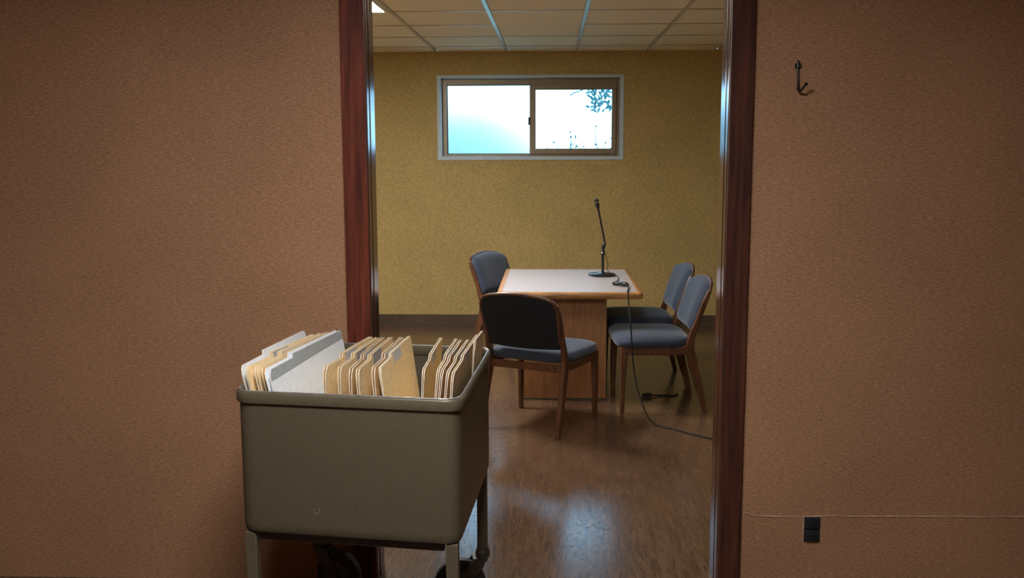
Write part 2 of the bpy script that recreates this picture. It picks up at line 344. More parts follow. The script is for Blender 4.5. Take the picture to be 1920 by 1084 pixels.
# ---- doorway: casing, jambs and stops
dr = tag(empty('door_1', ((OL + OR) / 2, YN, 0)), kind='structure')
cx = (OL + OR) / 2
def dpart(name, lo, hi, m, bev=0.0015):
    b = MB().box((lo[0] - cx, lo[1] - YN, lo[2]), (hi[0] - cx, hi[1] - YN, hi[2])); return b.build(name, m, dr, bevel=bev)
CL, CR = -0.716, 0.671                              # outer edges of the casings
CW = 0.08
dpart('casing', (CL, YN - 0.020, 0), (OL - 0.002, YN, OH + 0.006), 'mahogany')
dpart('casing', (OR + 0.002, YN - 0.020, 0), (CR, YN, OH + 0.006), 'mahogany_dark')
dpart('casing', (CL, YN - 0.020, OH + 0.006), (CR, YN, OH + CW), 'mahogany')
dpart('jamb', (OL - 0.020, YN + 0.004, 0), (OL, YN2 + 0.014, OH), 'jamb', 0.001)
dpart('jamb', (OR, YN + 0.004, 0), (OR + 0.020, YN2 + 0.014, OH), 'jamb', 0.001)
dpart('jamb', (OL - 0.020, YN + 0.004, OH), (OR + 0.020, YN2 + 0.014, OH + 0.020), 'jamb', 0.002)
for a, b in ((OL, OL + 0.002), (OR - 0.002, OR)):
    dpart('door_stop', (a, YN + 0.050, 0), (b, YN2 + 0.014, OH), 'jamb', 0.001)
dpart('door_stop', (OL + 0.006, YN + 0.034, OH - 0.006), (OR - 0.006, YN2 + 0.014, OH), 'jamb', 0.001)
for a, b in ((OL - CW, OL - 0.006), (OR + 0.006, OR + CW)):
    dpart('casing', (a, YN2 + 0.012, 0), (b, YN2 + 0.030, OH + 0.006), 'mahogany')

# ---- window
wi = tag(empty('window_1', (-0.194, YB, WZ0)), kind='structure')
def wpart(name, lo, hi, m, bev=0.002, parent=None):
    return MB().box((lo[0] + 0.194, lo[1] - YB, lo[2] - WZ0), (hi[0] + 0.194, hi[1] - YB, hi[2] - WZ0)).build(name, m, parent or wi, bevel=bev)
# flat surround under the wallpaper
SX0, SX1, SZ0, SZ1 = -1.046, 0.667, 1.434, 2.247
for lo, hi in (((SX0, YB - .004, SZ0), (SX1, YB, WZ0 - .014)), ((SX0, YB - .004, WZ1 + .012), (SX1, YB, SZ1)), ((SX0, YB - .004, WZ0 - .014), (WX0 - .014, YB, WZ1 + .012)), ((WX1 + .014, YB - .004, WZ0 - .014), (SX1, YB, WZ1 + .012))):
    wpart('surround', lo, hi, 'room_wall', 0.0015)
# pale metal flange and return
RX0, RX1, RZ0, RZ1 = WX0 + 0.022, WX1 - 0.020, WZ0 + 0.020, WZ1 - 0.016
D1 = YB + 0.15
wpart('return', (WX0 - .012, YB - .010, WZ0 - .012), (RX0, D1, WZ1 + .010), 'win_reveal')
wpart('return', (RX1, YB - .010, WZ0 - .012), (WX1 + .012, D1, WZ1 + .010), 'win_reveal')
wpart('return', (RX0, YB - .010, RZ1), (RX1, D1, WZ1 + .010), 'win_reveal')
wpart('sill', (RX0, YB - .014, WZ0 - .012), (RX1, D1, RZ0), 'win_reveal')
# outer frame
FY0, FY1 = YB + 0.085, YB + 0.145
PX0, PXM, PX1 = -0.935, -0.190, 0.560
def frame(name, x0, x1, z0, z1, ix0, ix1, iz0, iz1, y0, y1, m='win_frame'):
    for lo, hi in (((x0, y0, z0), (ix0, y1, z1)), ((ix1, y0, z0), (x1, y1, z1)), ((ix0, y0, iz1), (ix1, y1, z1)), ((ix0, y0, z0), (ix1, y1, iz0))):
        wpart(name, lo, hi, m)
frame('frame_member', RX0, RX1, RZ0, RZ1, PX0, PX1, WZ0 + 0.040, 2.135, FY0, FY1)
# left fixed light with its own thin bead, right sliding sash in front
frame('glazing_bead', PX0, -0.190, 1.528, 2.135, PX0 + 0.008, -0.190 - 0.004, 1.534, 2.128, FY0 + 0.018, FY1 - 0.01, 'black_metal')
frame('sash_member', -0.200, PX1, 1.528, 2.135, -0.150, 0.527, 1.570, 2.092, FY0 - 0.022, FY0 + 0.012)
frame('glazing_bead', -0.150, 0.527, 1.570, 2.092, -0.146, 0.523, 1.575, 2.087, FY0 - 0.014, FY0 + 0.006, 'black_metal')
wpart('pane', (PX0 + 0.004, FY0 + 0.032, 1.530), (-0.188, FY0 + 0.036, 2.131), 'mist', 0)
wpart('pane', (-0.148, FY0 - 0.004, 1.572), (0.525, FY0, 2.090), 'glass', 0)
wpart('latch', (-0.212, FY0 - 0.034, 1.782), (-0.194, FY0 - 0.012, 1.850), 'black_plastic', 0.003)

# ---- outside
tag(MB().box((-40, YB + 0.3, 0.9), (40, 120, 1.0)).build('ground', 'grass'), kind='structure')
hb = MB(); n = 60
prof = []
for i in range(n + 1):
    x = -22 + 26 * i / n
    h = 1.0 + 3.0 / (1 + math.exp((x + 1.9) * 1.3)) + 0.16 * math.sin(x * 2.1) + 0.12 * math.sin(x * 4.7 + 1)
    prof.append((x, max(h, 1.25)))
rings = [[(x, 58, 0.95), (x, 59, 1.0 + (h - 1) * 0.8), (x, 60, h), (x, 62, 1.0 + (h - 1) * 0.7), (x, 63, 0.95)] for x, h in prof]
hb.loft(rings); tag(hb.build('tree_line', 'far_trees', smooth=True), 'pale hazy tree line seen low through the left misted window pane', 'trees')

def leaf(mb, p, d, L, w):
    d = Vector(d).normalized(); s = d.cross(Vector((random.uniform(-.4, .4), 1, random.uniform(-.4, .4)))).normalized(); nn = d.cross(s)
    p = Vector(p)
    mb.add([p, p + d*L*.3 + s*w*.5 + nn*w*.1, p + d*L*.7 + s*w*.35 + nn*w*.1, p + d*L, p + d*L*.7 - s*w*.35 + nn*w*.1, p + d*L*.3 - s*w*.5 + nn*w*.1, p + d*L*.5 - nn*w*.06],
           [(0,1,6), (1,2,6), (2,3,6), (3,4,6), (4,5,6), (5,0,6)])
rnd = random.Random(3)
tr = tag(empty('garden_tree', (1.04, 11.5, 1.0)), 'leafy tree branch hanging in at top right of the window', 'tree')
lf = MB(); br = MB()
def twig(a, b, r0, r1): br.tube([a, tuple((a[i] + b[i]) / 2 + rnd.uniform(-.01, .01) for i in range(3)), b], [r0, (r0 + r1) / 2, r1], 6)
twig((0, 0, 0), (-0.05, 0, 1.7), 0.06, 0.035)
twig((-0.05, 0, 1.1), (-0.47, -0.02, 1.36), 0.014, 0.006); twig((-0.05, 0, 1.4), (-0.50, 0.02, 1.20), 0.012, 0.004)
twig((-0.47, 0, 1.33), (-0.80, 0.0, 1.20), 0.006, 0.003)
for i in range(150):
    t = rnd.random(); c = (-0.30 - 0.32 * rnd.random(), rnd.uniform(-.1, .1), 1.02 + 0.52 * t)
    a = rnd.uniform(0, 2*PI); leaf(lf, c, (math.cos(a) - .5, rnd.uniform(-.3, .3), math.sin(a) - .3), rnd.uniform(.05, .085), rnd.uniform(.020, .032))
for i in range(7):
    leaf(lf, (-0.80 + i * .035, 0, 1.20 + i * .014), (-.7, 0, rnd.uniform(-.6, .3)), .05, .018)
br.build('trunk', 'bark', tr); tag(lf.build('foliage', 'leaf', tr), kind='stuff')
for k, (x0, lab) in enumerate(((0.15, 'thin bare shrub low in the right window pane, nearer the sash bar'), (0.62, 'thin bare shrub low in the right window pane, nearer the frame'))):
    sh = MB()
    for j in range(9):
        dx = rnd.uniform(-.30, .30); h = rnd.uniform(.50, .82); b0 = rnd.uniform(-.08, .08)
        q = [(b0 + dx * t ** 1.6 + rnd.uniform(-.012, .012), rnd.uniform(-.03, .03), h * t) for t in (0, .25, .5, .75, 1)]
        sh.tube(spline(q, 3), [.009 - .006 * k / 12 for k in range(13)], 5)
        for k in (2, 3, 4): leaf(sh, q[k], (rnd.uniform(-1, 1), 0, rnd.uniform(-.2, .8)), rnd.uniform(.03, .055), .018)
    o = sh.build('bare_shrub', 'bark'); o.location = (x0, 10.9, 1.0); tag(o, lab, 'shrub', 'shrubs outside the window')

# ------------------------------------------------------------------ lamps
def troffer(loc, sx, sy, diff, label, group):
    t = tag(empty('ceiling_light', loc), label, 'light', group)
    f = MB(); w = 0.022
    for lo, hi in (((-sx/2, -sy/2, -.006), (-sx/2 + w, sy/2, .02)), ((sx/2 - w, -sy/2, -.006), (sx/2, sy/2, .02)), ((-sx/2 + w, -sy/2, -.006), (sx/2 - w, -sy/2 + w, .02)), ((-sx/2 + w, sy/2 - w, -.006), (sx/2 - w, sy/2, .02))):
        f.box(lo, hi)
    f.build('frame', 'lamp_frame', t)
    MB().box((-sx/2 + w, -sy/2 + w, -.001), (sx/2 - w, sy/2 - w, .010)).build('diffuser', diff, t)
    return t
troffer((gx[2] + .305, 5.96, HC + .002), .586, .676, 'room_diffuser', 'small lit ceiling panel just showing at the upper left of the doorway', 'meeting room ceiling lights')
troffer((gx[4] + .305, 4.56, HC + .002), .586, .676, 'fill_diffuser', 'added dim fill panel, out of view over the middle of the room, nearest the doorway', 'meeting room ceiling lights')  # added unseen panel that brightens the floor inside the doorway
troffer((-0.30, 1.50, HC - .012), .72, .6, 'hall_diffuser', 'hall ceiling light above and in front of the doorway wall', None)

# ------------------------------------------------------------------ table
TX, TY0, TY1, TZ, TW = 0.111, 5.965, 7.19, 0.70, 0.447
tb = tag(empty('conference_table', (TX, (TY0 + TY1) / 2, 0)), 'beige laminate conference table with oak edge on a panel pedestal', 'table')
hy = (TY1 - TY0) / 2
def rrect(hx, hy, r, z, n=6, ox=0, oy=0):
    out = []
    for sx, sy, a0 in ((1, 1, 0), (-1, 1, 90), (-1, -1, 180), (1, -1, 270)):
        for k in range(n + 1):
            a = math.radians(a0 + 90 * k / n); out.append((ox + sx*(hx - r) + r*math.cos(a), oy + sy*(hy - r) + r*math.sin(a), z))
    return out
B = 0.032
MB().loft([rrect(TW - B, hy - B, .012, TZ - .034), rrect(TW - B, hy - B, .012, TZ - .0015)]).build('laminate_top', 'laminate', tb)
MB().loft([rrect(TW - B, hy - B, .012, TZ - .034), rrect(TW - .004, hy - .004, .03, TZ - .040), rrect(TW, hy, .034, TZ - .034), rrect(TW, hy, .034, TZ - .006), rrect(TW - .005, hy - .005, .03, TZ), rrect(TW - B, hy - B, .012, TZ), rrect(TW - B, hy - B, .012, TZ - .034)], False, False).build('edge_band', 'oak_band', tb, smooth=True, angle=50)
px0, px1, py0, py1 = -0.287, 0.231, 6.085 - (TY0+TY1)/2, 6.95 - (TY0+TY1)/2
for nm, lo, hi in (('pedestal_panel', (px0, py0, .0), (px1, py0 + .022, TZ - .04)), ('pedestal_panel', (px0, py1 - .022, .0), (px1, py1, TZ - .04)),
                   ('pedestal_panel', (px0, py0 + .022, .0), (px0 + .022, py1 - .022, TZ - .04)), ('pedestal_panel', (px1 - .022, py0 + .022, .0), (px1, py1 - .022, TZ - .04))):
    MB().box(lo, hi).build(nm, 'ped', tb, bevel=.002)
MB().box((px0 - .012, py0 - .012, 0), (px1 + .004, py0, .012)).build('foot_strip', 'baseboard', tb)

# ------------------------------------------------------------------ chairs
def superring(hx, hy, n, z, m=40, oy=0.0, taper=0.0):
    out = []
    for k in range(m):
        a = 2 * PI * k / m; c, s_ = math.cos(a), math.sin(a)
        x = math.copysign(abs(c) ** (2 / n), c); y = math.copysign(abs(s_) ** (2 / n), s_)
        out.append((hx * (1 + taper * y) * x, oy + hy * y, z))
    return out
def make_chair():
    ch = empty('side_chair')
    # front legs
    for sx in (-1, 1):
        MB().sweep([(sx*.222, .215, 0), (sx*.222, .213, .2), (sx*.220, .208, .345), (sx*.220, .205, .408)], [.024, .028, .032, .032], [.024, .034, .044, .048]).build('leg', 'chair_wood', ch, smooth=True)
        # rear leg that runs on up as the back post
        pts = spline([(sx*.215, -.285, 0), (sx*.215, -.238, .18), (sx*.213, -.196, .34), (sx*.212, -.188, .43), (sx*.212, -.222, .55), (sx*.212, -.262, .67), (sx*.206, -.296, .745)], 4)
        n = len(pts); ths = []
        for i in range(n):
            z = pts[i].z; ths.append(.026 + .034 * min(1, z / .33) if z < .33 else (.060 - .034 * min(1, (z - .33) / .25)))
        MB().sweep(pts, .024, ths).build('leg', 'chair_wood', ch, smooth=True)
        # side rail, rising into the post at the rear
        pts = spline([(sx*.2195, .225, .384), (sx*.218, .05, .380), (sx*.215, -.12, .380), (sx*.213, -.186, .398)], 5)
        MB().sweep(pts, .022, [.046] * len(pts)).build('side_rail', 'chair_wood', ch, smooth=True)
    MB().box((-.209, .192, .362), (.209, .212, .402)).build('front_rail', 'chair_wood', ch, bevel=.004)
    MB().box((-.203, -.200, .350), (.203, -.180, .392)).build('rear_rail', 'chair_wood', ch, bevel=.004)
    # seat cushion
    rings = []
    for hx, hyy, z in ((.205, .200, .399), (.226, .218, .404), (.236, .228, .418), (.238, .230, .438), (.230, .222, .456), (.208, .200, .468), (.15, .145, .475), (.06, .06, .477)):
        rings.append(superring(hx, hyy, 5.5, z, 48, .028, .055))
    MB().loft(rings).build('seat', 'fabric', ch, smooth=True, angle=80)
    # backrest: arched panel following the posts
    def bp(s, t, off):                                   # s across -1..1, t up 0..1, off = distance in front of the panel plane
        zt = .800 - .030 * s * s - .016 * max(0, abs(s) - .80) ** 2 / .04
        zb = .485 + .008 * s * s
        z = zb + (zt - zb) * t
        y = -.188 - (z - .43) * .335 - .016 * (1 - s * s)
        w = .198 + .012 * min(1, t * 1.3)
        if t > .86: w -= .007 * ((t - .86) / .14) ** 2
        return Vector((s * w, y + off * .95, z + off * .31))
    NS, NT = 16, 12
    def panel(f_off, b_off, name, m, parent):
        mb = MB(); S = [-1 + 2 * i / NS for i in range(NS + 1)]; T = [j / NT for j in range(NT + 1)]
        fr = [[bp(s, t, f_off(s, t)) for s in S] for t in T]; bk = [[bp(s, t, b_off(s, t)) for s in S] for t in T]
        vs = [p for r in fr for p in r] + [p for r in bk for p in r]; N = (NS + 1) * (NT + 1); fs = []
        I = lambda i, j: j * (NS + 1) + i
        for j in range(NT):
            for i in range(NS):
                fs.append((I(i, j), I(i+1, j), I(i+1, j+1), I(i, j+1))); fs.append((N + I(i, j), N + I(i, j+1), N + I(i+1, j+1), N + I(i+1, j)))
        bd = [(i, 0) for i in range(NS)] + [(NS, j) for j in range(NT)] + [(i, NT) for i in range(NS, 0, -1)] + [(0, j) for j in range(NT, 0, -1)]
        for k in range(len(bd)):
            a, b = bd[k], bd[(k + 1) % len(bd)]; fs.append((I(*a), N + I(*a), N + I(*b), I(*b)))
        return mb.add(vs, fs).build(name, m, parent, smooth=True, angle=60)
    bulge = lambda s, t: .014 + .042 * (1 - abs(s) ** 7) ** .5 * (1 - abs(2 * t - 1) ** 7) ** .5
    bk = panel(bulge, lambda s, t: -.004, 'backrest', 'fabric', ch)
    tag(panel(lambda s, t: -.005, lambda s, t: -.012 - .006 * (1 - abs(s) ** 7) * (1 - abs(2 * t - 1) ** 7), 'back_panel', 'fabric_back', bk), 'black upholstered rear face')
    # wooden edge round the back: top rail over the posts
    pts = [bp(s, 1, -.006) + Vector((0, 0, .003)) for s in [-1 + 2 * i / 24 for i in range(25)]]
    pts = [bp(-1, t, -.006) + Vector((-.003, 0, 0)) for t in (.12, .3, .5, .7, .85)] + pts + [bp(1, t, -.006) + Vector((.003, 0, 0)) for t in (.85, .7, .5, .3, .12)]
    MB().tube(pts, .0095, 8).build('back_frame', 'chair_wood', ch, smooth=True, angle=80)
    return ch
proto = make_chair()
def face(dx, dy): return math.atan2(-dx, dy)        # rotation that turns local +Y towards (dx, dy)
spots = [
 ((-0.058, 5.572), (0.43, 0.903), 'blue-grey chair seen from behind, black back, pulled out beside the file cart'),
 ((0.622, 6.018), (-1.0, -0.055), 'nearer of the two blue-grey chairs along the right side of the table'),
 ((0.612, 6.700), (-1.0, -0.055), 'farther of the two blue-grey chairs along the right side of the table'),
 ((-0.235, 7.33), (0.87, -0.49), 'blue-grey chair at the far left corner of the table'),
]
for i, (p, d, lab) in enumerate(spots):
    c = proto if i == 0 else copy_tree(proto)
    c.location = (p[0], p[1], 0.001); c.scale = (1.1, 1.0, 0.985); c.rotation_euler = (0, 0, face(*d)); tag(c, lab, 'chair', 'upholstered side chairs around the table')

# ------------------------------------------------------------------ microphone on its stand
mc = tag(empty('desk_microphone', (0.347, 6.80, TZ + .0005)), 'black microphone on a round-based stand on the table', 'microphone')
MB().lathe([(.0, 0), (.086, 0), (.089, .004), (.089, .009), (.084, .013), (.03, .018), (.016, .024), (.0, .025)], 40).build('base', 'black_metal', mc, smooth=True)
MB().tube([(.004, 0, .02), (.004, 0, .14), (.004, 0, .152)], [.009, .009, .007], 12).build('pole', 'black_metal', mc, smooth=True)
cl = MB().lathe([(.008, 0), (.012, .004), (.012, .030), (.009, .036)], 14, (.004, 0, .135)).build('height_clutch', 'black_plastic', mc, smooth=True)
MB().lathe([(.005, 0), (.006, .002), (.006, .012), (.003, .014)], 10, (.004, -.012, .150), (-.6, -1, 0)).build('knob', 'screw', cl, smooth=True)
MB().tube([(.004, 0, .170), (.006, 0, .186), (.012, 0, .205), (.016, 0, .216)], [.010, .013, .013, .008], 12).build('swivel', 'black_plastic', mc, smooth=True)
MB().tube(spline([(.016, 0, .212), (.004, 0, .275), (-.012, 0, .355), (-.029, 0, .437)], 4), .0062, 10).build('boom', 'black_metal', mc, smooth=True)
mh = MB().lathe([(.006, 0), (.009, .006), (.010, .012), (.0135, .022), (.0145, .040), (.0150, .058), (.013, .066), (.006, .070), (.0, .070)], 18, (-.028, 0, .430), (-.22, 0, 1)).build('microphone_head', 'black_plastic', mc, smooth=True)
MB().lathe([(.0152, .0), (.0156, .002), (.0156, .005), (.0152, .007)], 18, (-.028 - .22*.9755*.044, 0, .430 + .9755*.044), (-.22, 0, 1)).build('grille_ring', 'screw', mh, smooth=True)
MB().tube(spline([(.012, 0, .170), (.028, -.004, .115), (.038, -.008, .075), (.034, -.012, .040), (.060, -.06, .016), (.098, -.11, .004), (.085, -.26, .003), (.058, -.37, .003), (.044, -.44, .006), (.044, -.465, .011)], 8), .0022, 6).build('cable', 'rubber', mc, smooth=True)

mc.scale = (1.06, 1.06, 1.06)

# ------------------------------------------------------------------ extension cord with inline plug
ec = tag(empty('microphone_cord', (0.43, 6.27, TZ)), 'black cord running from a plug on the table over its edge to the floor', 'cord')
o = Vector((0.43, 6.27, TZ))
MB().tube([Vector(p) - o for p in ((0.392, 6.305, TZ+.013), (0.400, 6.298, TZ+.013), (0.424, 6.276, TZ+.0135), (0.432, 6.269, TZ+.0135))], [.009, .013, .013, .010], 12).build('socket', 'black_plastic', ec, smooth=True)
MB().tube([Vector(p) - o for p in ((0.434, 6.267, TZ+.014), (0.443, 6.258, TZ+.0155), (0.472, 6.232, TZ+.0155), (0.484, 6.220, TZ+.013))], [.010, .015, .015, .008], 12).build('plug', 'black_plastic', ec, smooth=True)
pts = spline([(0.482, 6.222, TZ+.012), (0.480, 6.14, TZ+.005), (0.468, 6.04, TZ+.005), (0.461, 5.966, TZ+.005), (0.462, 5.935, TZ-.012), (0.460, 5.84, .632), (0.463, 5.76, .560), (0.467, 5.735, .500), (0.480, 5.72, .319), (0.499, 5.70, .196), (0.518, 5.66, .126), (0.556, 5.57, .032), (0.590, 5.515, .006), (0.623, 5.468, .005), (0.704, 5.395, .005), (0.79, 5.31, .005), (0.90, 5.22, .005), (1.15, 5.10, .005), (1.6, 5.2, .005)], 7)
MB().tube([p - o for p in pts], .0042, 8).build('cable', 'rubber', ec, smooth=True)
# plug lying on the floor under the chairs
fp = tag(empty('floor_plug', (0.65, 6.17, 0)), 'small black cable plug lying on the floor below the right-hand chairs', 'plug')
MB().tube([(-.075, -.015, .012), (-.06, -.012, .014), (-.02, -.004, .014), (-.01, -.003, .011)], [.007, .013, .013, .006], 10).build('plug_body', 'black_plastic', fp, smooth=True)
MB().tube(spline([(-.012, -.003, .011), (.03, .012, .006), (.07, .025, .005), (.12, .01, .005), (.16, .06, .005)], 5), .0045, 7).build('cable', 'rubber', fp, smooth=True)

# ------------------------------------------------------------------ file cart
FLc, FRc, BRc, BLc = Vector((-0.879, 2.622)), Vector((-0.2415, 2.537)), Vector((-0.203, 3.243)), Vector((-0.842, 3.328))
RIM, BOT = 0.905, 0.497
CC = (FLc + FRc + BRc + BLc) / 4
quad = [p - CC for p in (FLc, FRc, BRc, BLc)]
def inset(q, d):
    out = []
    for i in range(4):
        a, b, c = q[i-1], q[i], q[(i+1) % 4]
        e1 = (b - a).normalized(); e2 = (c - b).normalized(); n1 = Vector((-e1.y, e1.x)); n2 = Vector((-e2.y, e2.x))
        k = d / (1 + n1.dot(n2)); out.append(b + (n1 + n2) * k)
    return out
def rq(d, z, r, n=6):
    q = inset(quad, d); out = []
    for i in range(4):
        b = q[i]; e1 = (q[i-1] - b).normalized(); e2 = (q[(i+1) % 4] - b).normalized()
        for k in range(n + 1):
            t = k / n; p0 = b + e1 * r; p2 = b + e2 * r
            p = p0 * (1-t)**2 + b * 2*t*(1-t) + p2 * t*t; out.append((p.x, p.y, z))
    return out
ct = tag(empty('file_cart', (CC.x, CC.y, 0)), 'grey-brown metal file cart on castors, standing in front of the doorway', 'cart')
MB().loft([rq(.016, BOT, .045), rq(.008, BOT + .003, .05), rq(.004, BOT + .012, .055), rq(.003, BOT + .03, .055), rq(.003, RIM - .010, .055), rq(.006, RIM - .010, .052), rq(.006, BOT + .01, .05)]).build('tub', 'cart', ct, smooth=True)
MB().loft([rq(.003, RIM - .034, .055), rq(-.003, RIM - .032, .058), rq(-.004, RIM - .026, .058), rq(-.004, RIM - .006, .058), rq(-.001, RIM - .001, .056), rq(.003, RIM, .054), rq(.008, RIM - .001, .05), rq(.0105, RIM - .005, .048), rq(.0105, RIM - .03, .048), rq(.0065, RIM - .034, .05), rq(.003, RIM - .034, .055)], False, False).build('rim', 'cart', ct, smooth=True, angle=50)
bp_ = [Vector(p) for p in rq(.0035, RIM + .0005, .054)]; bead = MB(); nb = len(bp_); rings = []
for i in range(nb + 1):
    p = bp_[i % nb]; t = (bp_[(i + 1) % nb] - bp_[i - 1 if i < nb else nb - 1]); t.z = 0; t.normalize(); nn = Vector((-t.y, t.x, 0))
    rings.append([p + nn * (.0032 * math.cos(a)) + Vector((0, 0, .0024 * math.sin(a))) for a in [2*PI*k/8 for k in range(8)]])
bead.loft(rings, False, False).build('rim_bead', 'highlight_edge', ct, smooth=True, angle=80)  # pale metal bead stands in for the highlight along the rim
MB().loft([rq(.008, .676, .05), rq(.008, .684, .05)]).build('false_bottom', 'cart_shaded', ct)
lq = inset(quad, .030)
for i in range(4):
    a, b = inset(quad, .036)[i], inset(quad, .036)[(i+1) % 4]; d = (b - a).normalized(); n = Vector((-d.y, d.x))
    a2, b2 = a + d * .0175, b - d * .0175; w = .011
    MB().add([(a2.x - n.x*w, a2.y - n.y*w, BOT - .026), (b2.x - n.x*w, b2.y - n.y*w, BOT - .026), (b2.x + n.x*w, b2.y + n.y*w, BOT - .026), (a2.x + n.x*w, a2.y + n.y*w, BOT - .026),
              (a2.x - n.x*w, a2.y - n.y*w, BOT), (b2.x - n.x*w, b2.y - n.y*w, BOT), (b2.x + n.x*w, b2.y + n.y*w, BOT), (a2.x + n.x*w, a2.y + n.y*w, BOT)],
             [(0,3,2,1),(4,5,6,7),(0,1,5,4),(1,2,6,5),(2,3,7,6),(3,0,4,7)]).build('frame_rail', 'cart_shaded', ct, bevel=.002)
LB = 0.208
e = (quad[1] - quad[0]).normalized(); p0 = quad[0] + e * (.232) + Vector((e.y, -e.x)) * -.0028
MB().loft([[(p0.x + e.x*r*math.cos(a) + e.y*d, p0.y + e.y*r*math.cos(a) - e.x*d, .574 + 1.15*r*math.sin(a)) for r, d in ((.0078, 0), (.0078, .0006), (.0092, .0006), (.0092, 0))] for a in [math.radians(130 + 285*k/20) for k in range(21)]]).build('scuff_ring', 'scuff', ct)
yaw = math.atan2(quad[2].x - quad[1].x, quad[2].y - quad[1].y)
for i in range(4):
    p = lq[i]; s_ = .0168
    lg = MB().box((-s_, -s_, LB), (s_, s_, BOT - .001)).build('leg', 'cart', ct, bevel=.004); lg.location = (p.x, p.y, 0); lg.rotation_euler = (0, 0, -yaw)
    ang = (math.radians(200), math.radians(-100), math.radians(188), math.radians(-22))[i]
    cs = MB().lathe([(.0, .176), (.014, .176), (.022, .180), (.025, .186), (.025, .202), (.021, .208), (.021, LB + .012), (.0, LB + .012)], 18)
    cs.box((-.016, -.027, .172), (.034, .027, .184))
    co = cs.build('castor', 'castor_metal', ct, bevel=.002); co.location = (p.x, p.y, 0); co.rotation_euler = (0, 0, ang)
    fk = MB()
    for sy in (-1, 1):
        y0, y1 = sy * .0225, sy * .0265
        P = [(-.012, .182), (.032, .182), (.094, .105), (.092, .078), (.068, .076), (.0, .150)]
        fk.loft([[(x, y0, z) for x, z in P], [(x, y1, z) for x, z in P]])
    fk.tube([(.078, -.034, .089), (.078, .034, .089)], .010, 10)
    fk.build('fork', 'castor_metal', co)
    MB().lathe([(.018, -.019), (.066, -.019), (.079, -.0185), (.087, -.012), (.0885, 0), (.087, .012), (.079, .0185), (.066, .019), (.018, .019)], 36, (.078, 0, .089), (0, 1, 0)).build('wheel', 'castor_rubber', co, smooth=True)
    MB().lathe([(.0, -.021), (.040, -.021), (.052, -.0195), (.052, .0195), (.040, .021), (.0, .021)], 24, (.078, 0, .089), (0, 1, 0)).build('hub', 'castor_metal', co, smooth=True)

# ------------------------------------------------------------------ folders standing in the cart
def folder(name, A, B, slope, H, label, cat, m='manila', tab=(0.34, 1.0), gap=0.006, lab=(0.36, 0.56), labm='label', top_band=False, tabh=0.012, group='folders in the file cart', corner=0.028, bow=0.0):
    """A front-top, B rear-top (tab height); slope = sideways shift per metre downwards"""
    A = Vector(A); B = Vector(B); base = Vector((A.x + slope * H, A.y, A.z - H))
    rt = tag(empty(name, base), label, cat, group)
    d = Vector((B.x - A.x, B.y - A.y, 0)); L = d.length; d.normalize(); side = Vector((d.y, -d.x, 0))      # side points to +X
    dn = Vector((slope, 0, -1)); th = 0.0011
    def pt(u, v, k):            # u along 0..L, v depth below the top edge level A, k sideways
        p = A + d * u + dn * v + side * k + side * (bow * 4 * (u / L) * (1 - u / L) * max(0, 1 - v / H)); return p - base
    def prof():
        P = [(0, H), (0, corner), (0.004, corner * .45), (0.016, 0.002)]
        t0, t1 = tab[0] * L, tab[1] * L
        P += [(t0 - .006, 0), (t0, -tabh)]
        for j in range(1, 4): P.append((t0 + (t1 - t0) * j / 4, -tabh))
        if tab[1] > .97: P += [(L - .010, -tabh), (L - .002, -tabh + .006)]
        else: P += [(t1, -tabh), (t1 + .006, 0), (L - .010, 0), (L - .002, .005)]
        P += [(L, .03), (L, H)]
        return P
    for nm, k0, k1 in (('rear_leaf', -gap, 0.0), ('front_leaf', 0.0, 0.0)):
        mb = MB(); P = prof(); n = len(P); vs = []
        for kk in (-th, th):
            for u, v in P:
                f = max(0, 1 - v / H); vs.append(pt(u, v, (k0 if nm == 'rear_leaf' else gap * .0) * f + (gap if nm == 'front_leaf' else 0) * f * .6 + kk))
        # triangulated strips keep the bowed sheet well behaved
        fs = []; mi = []
        top = list(range(1, n - 1))
        mb.add(vs, [tuple(range(n)), tuple(range(2*n - 1, n - 1, -1))], 0)
        o = len(mb.v) - 2*n
        for i in range(n):
            j = (i + 1) % n; mb.f.append((o + i, o + j, o + n + j, o + n + i)); mb.mi.append(1)
        mb.build(nm, [m, 'card_edge'], rt)
    f0 = gap * .6 + th + .0006
    if lab:
        u0, u1 = lab[0] * L, lab[1] * L; q = []
        for u, v in ((u0, -tabh + .001), (u1, -tabh + .001), (u1, .022), (u0, .022)): q.append(pt(u, v, f0 * max(0, 1 - v/H) + .0004))
        q2 = [p - side * .0005 for p in q]
        MB().loft([q2, q]).build('file_label', labm, rt)
    if top_band:
        t0 = tab[0] * L; q = []
        for u, v in ((.003, .035), (.003, .020), (.016, .003), (t0 - .004, .001), (t0 + .002, -tabh + .001), (L - .006, -tabh + .001), (L - .002, .016), (L*.6, .022), (L * .3, .028)):
            q.append(pt(u, v, f0 * max(0, 1 - v/H) + .0004))
        q2 = [p - side * .0005 for p in q]
        MB().loft([q2, q]).build('reinforcing_band', 'grey_band', rt)
    return rt
K = (1.56 - .962) / (1.56 - .975); K2 = (1.56 - .972) / (1.56 - .985)
def fold(a, b, slope, *args, **kw):
    A = (a[0] * K, a[1] * K, .962); Bq = (b[0] * K2, b[1] * K2, .972)
    H = (A[2] - .6865)
    folder(args[0], A, Bq, slope, H, *args[1:], **kw)
fold((-.856, 2.628), (-.796, 3.105), .22, 'file_folder', 'white folder leaning at the left end of the file cart', 'folder', m='white_card', tab=(.33, 1.0), lab=None, gap=.0025)
fold((-.838, 2.612), (-.750, 3.046), .20, 'file_folder', 'tan folder next to the white folder at the left end of the cart', 'folder', m='manila', gap=.003, lab=(.36, .58), labm='label_grey')
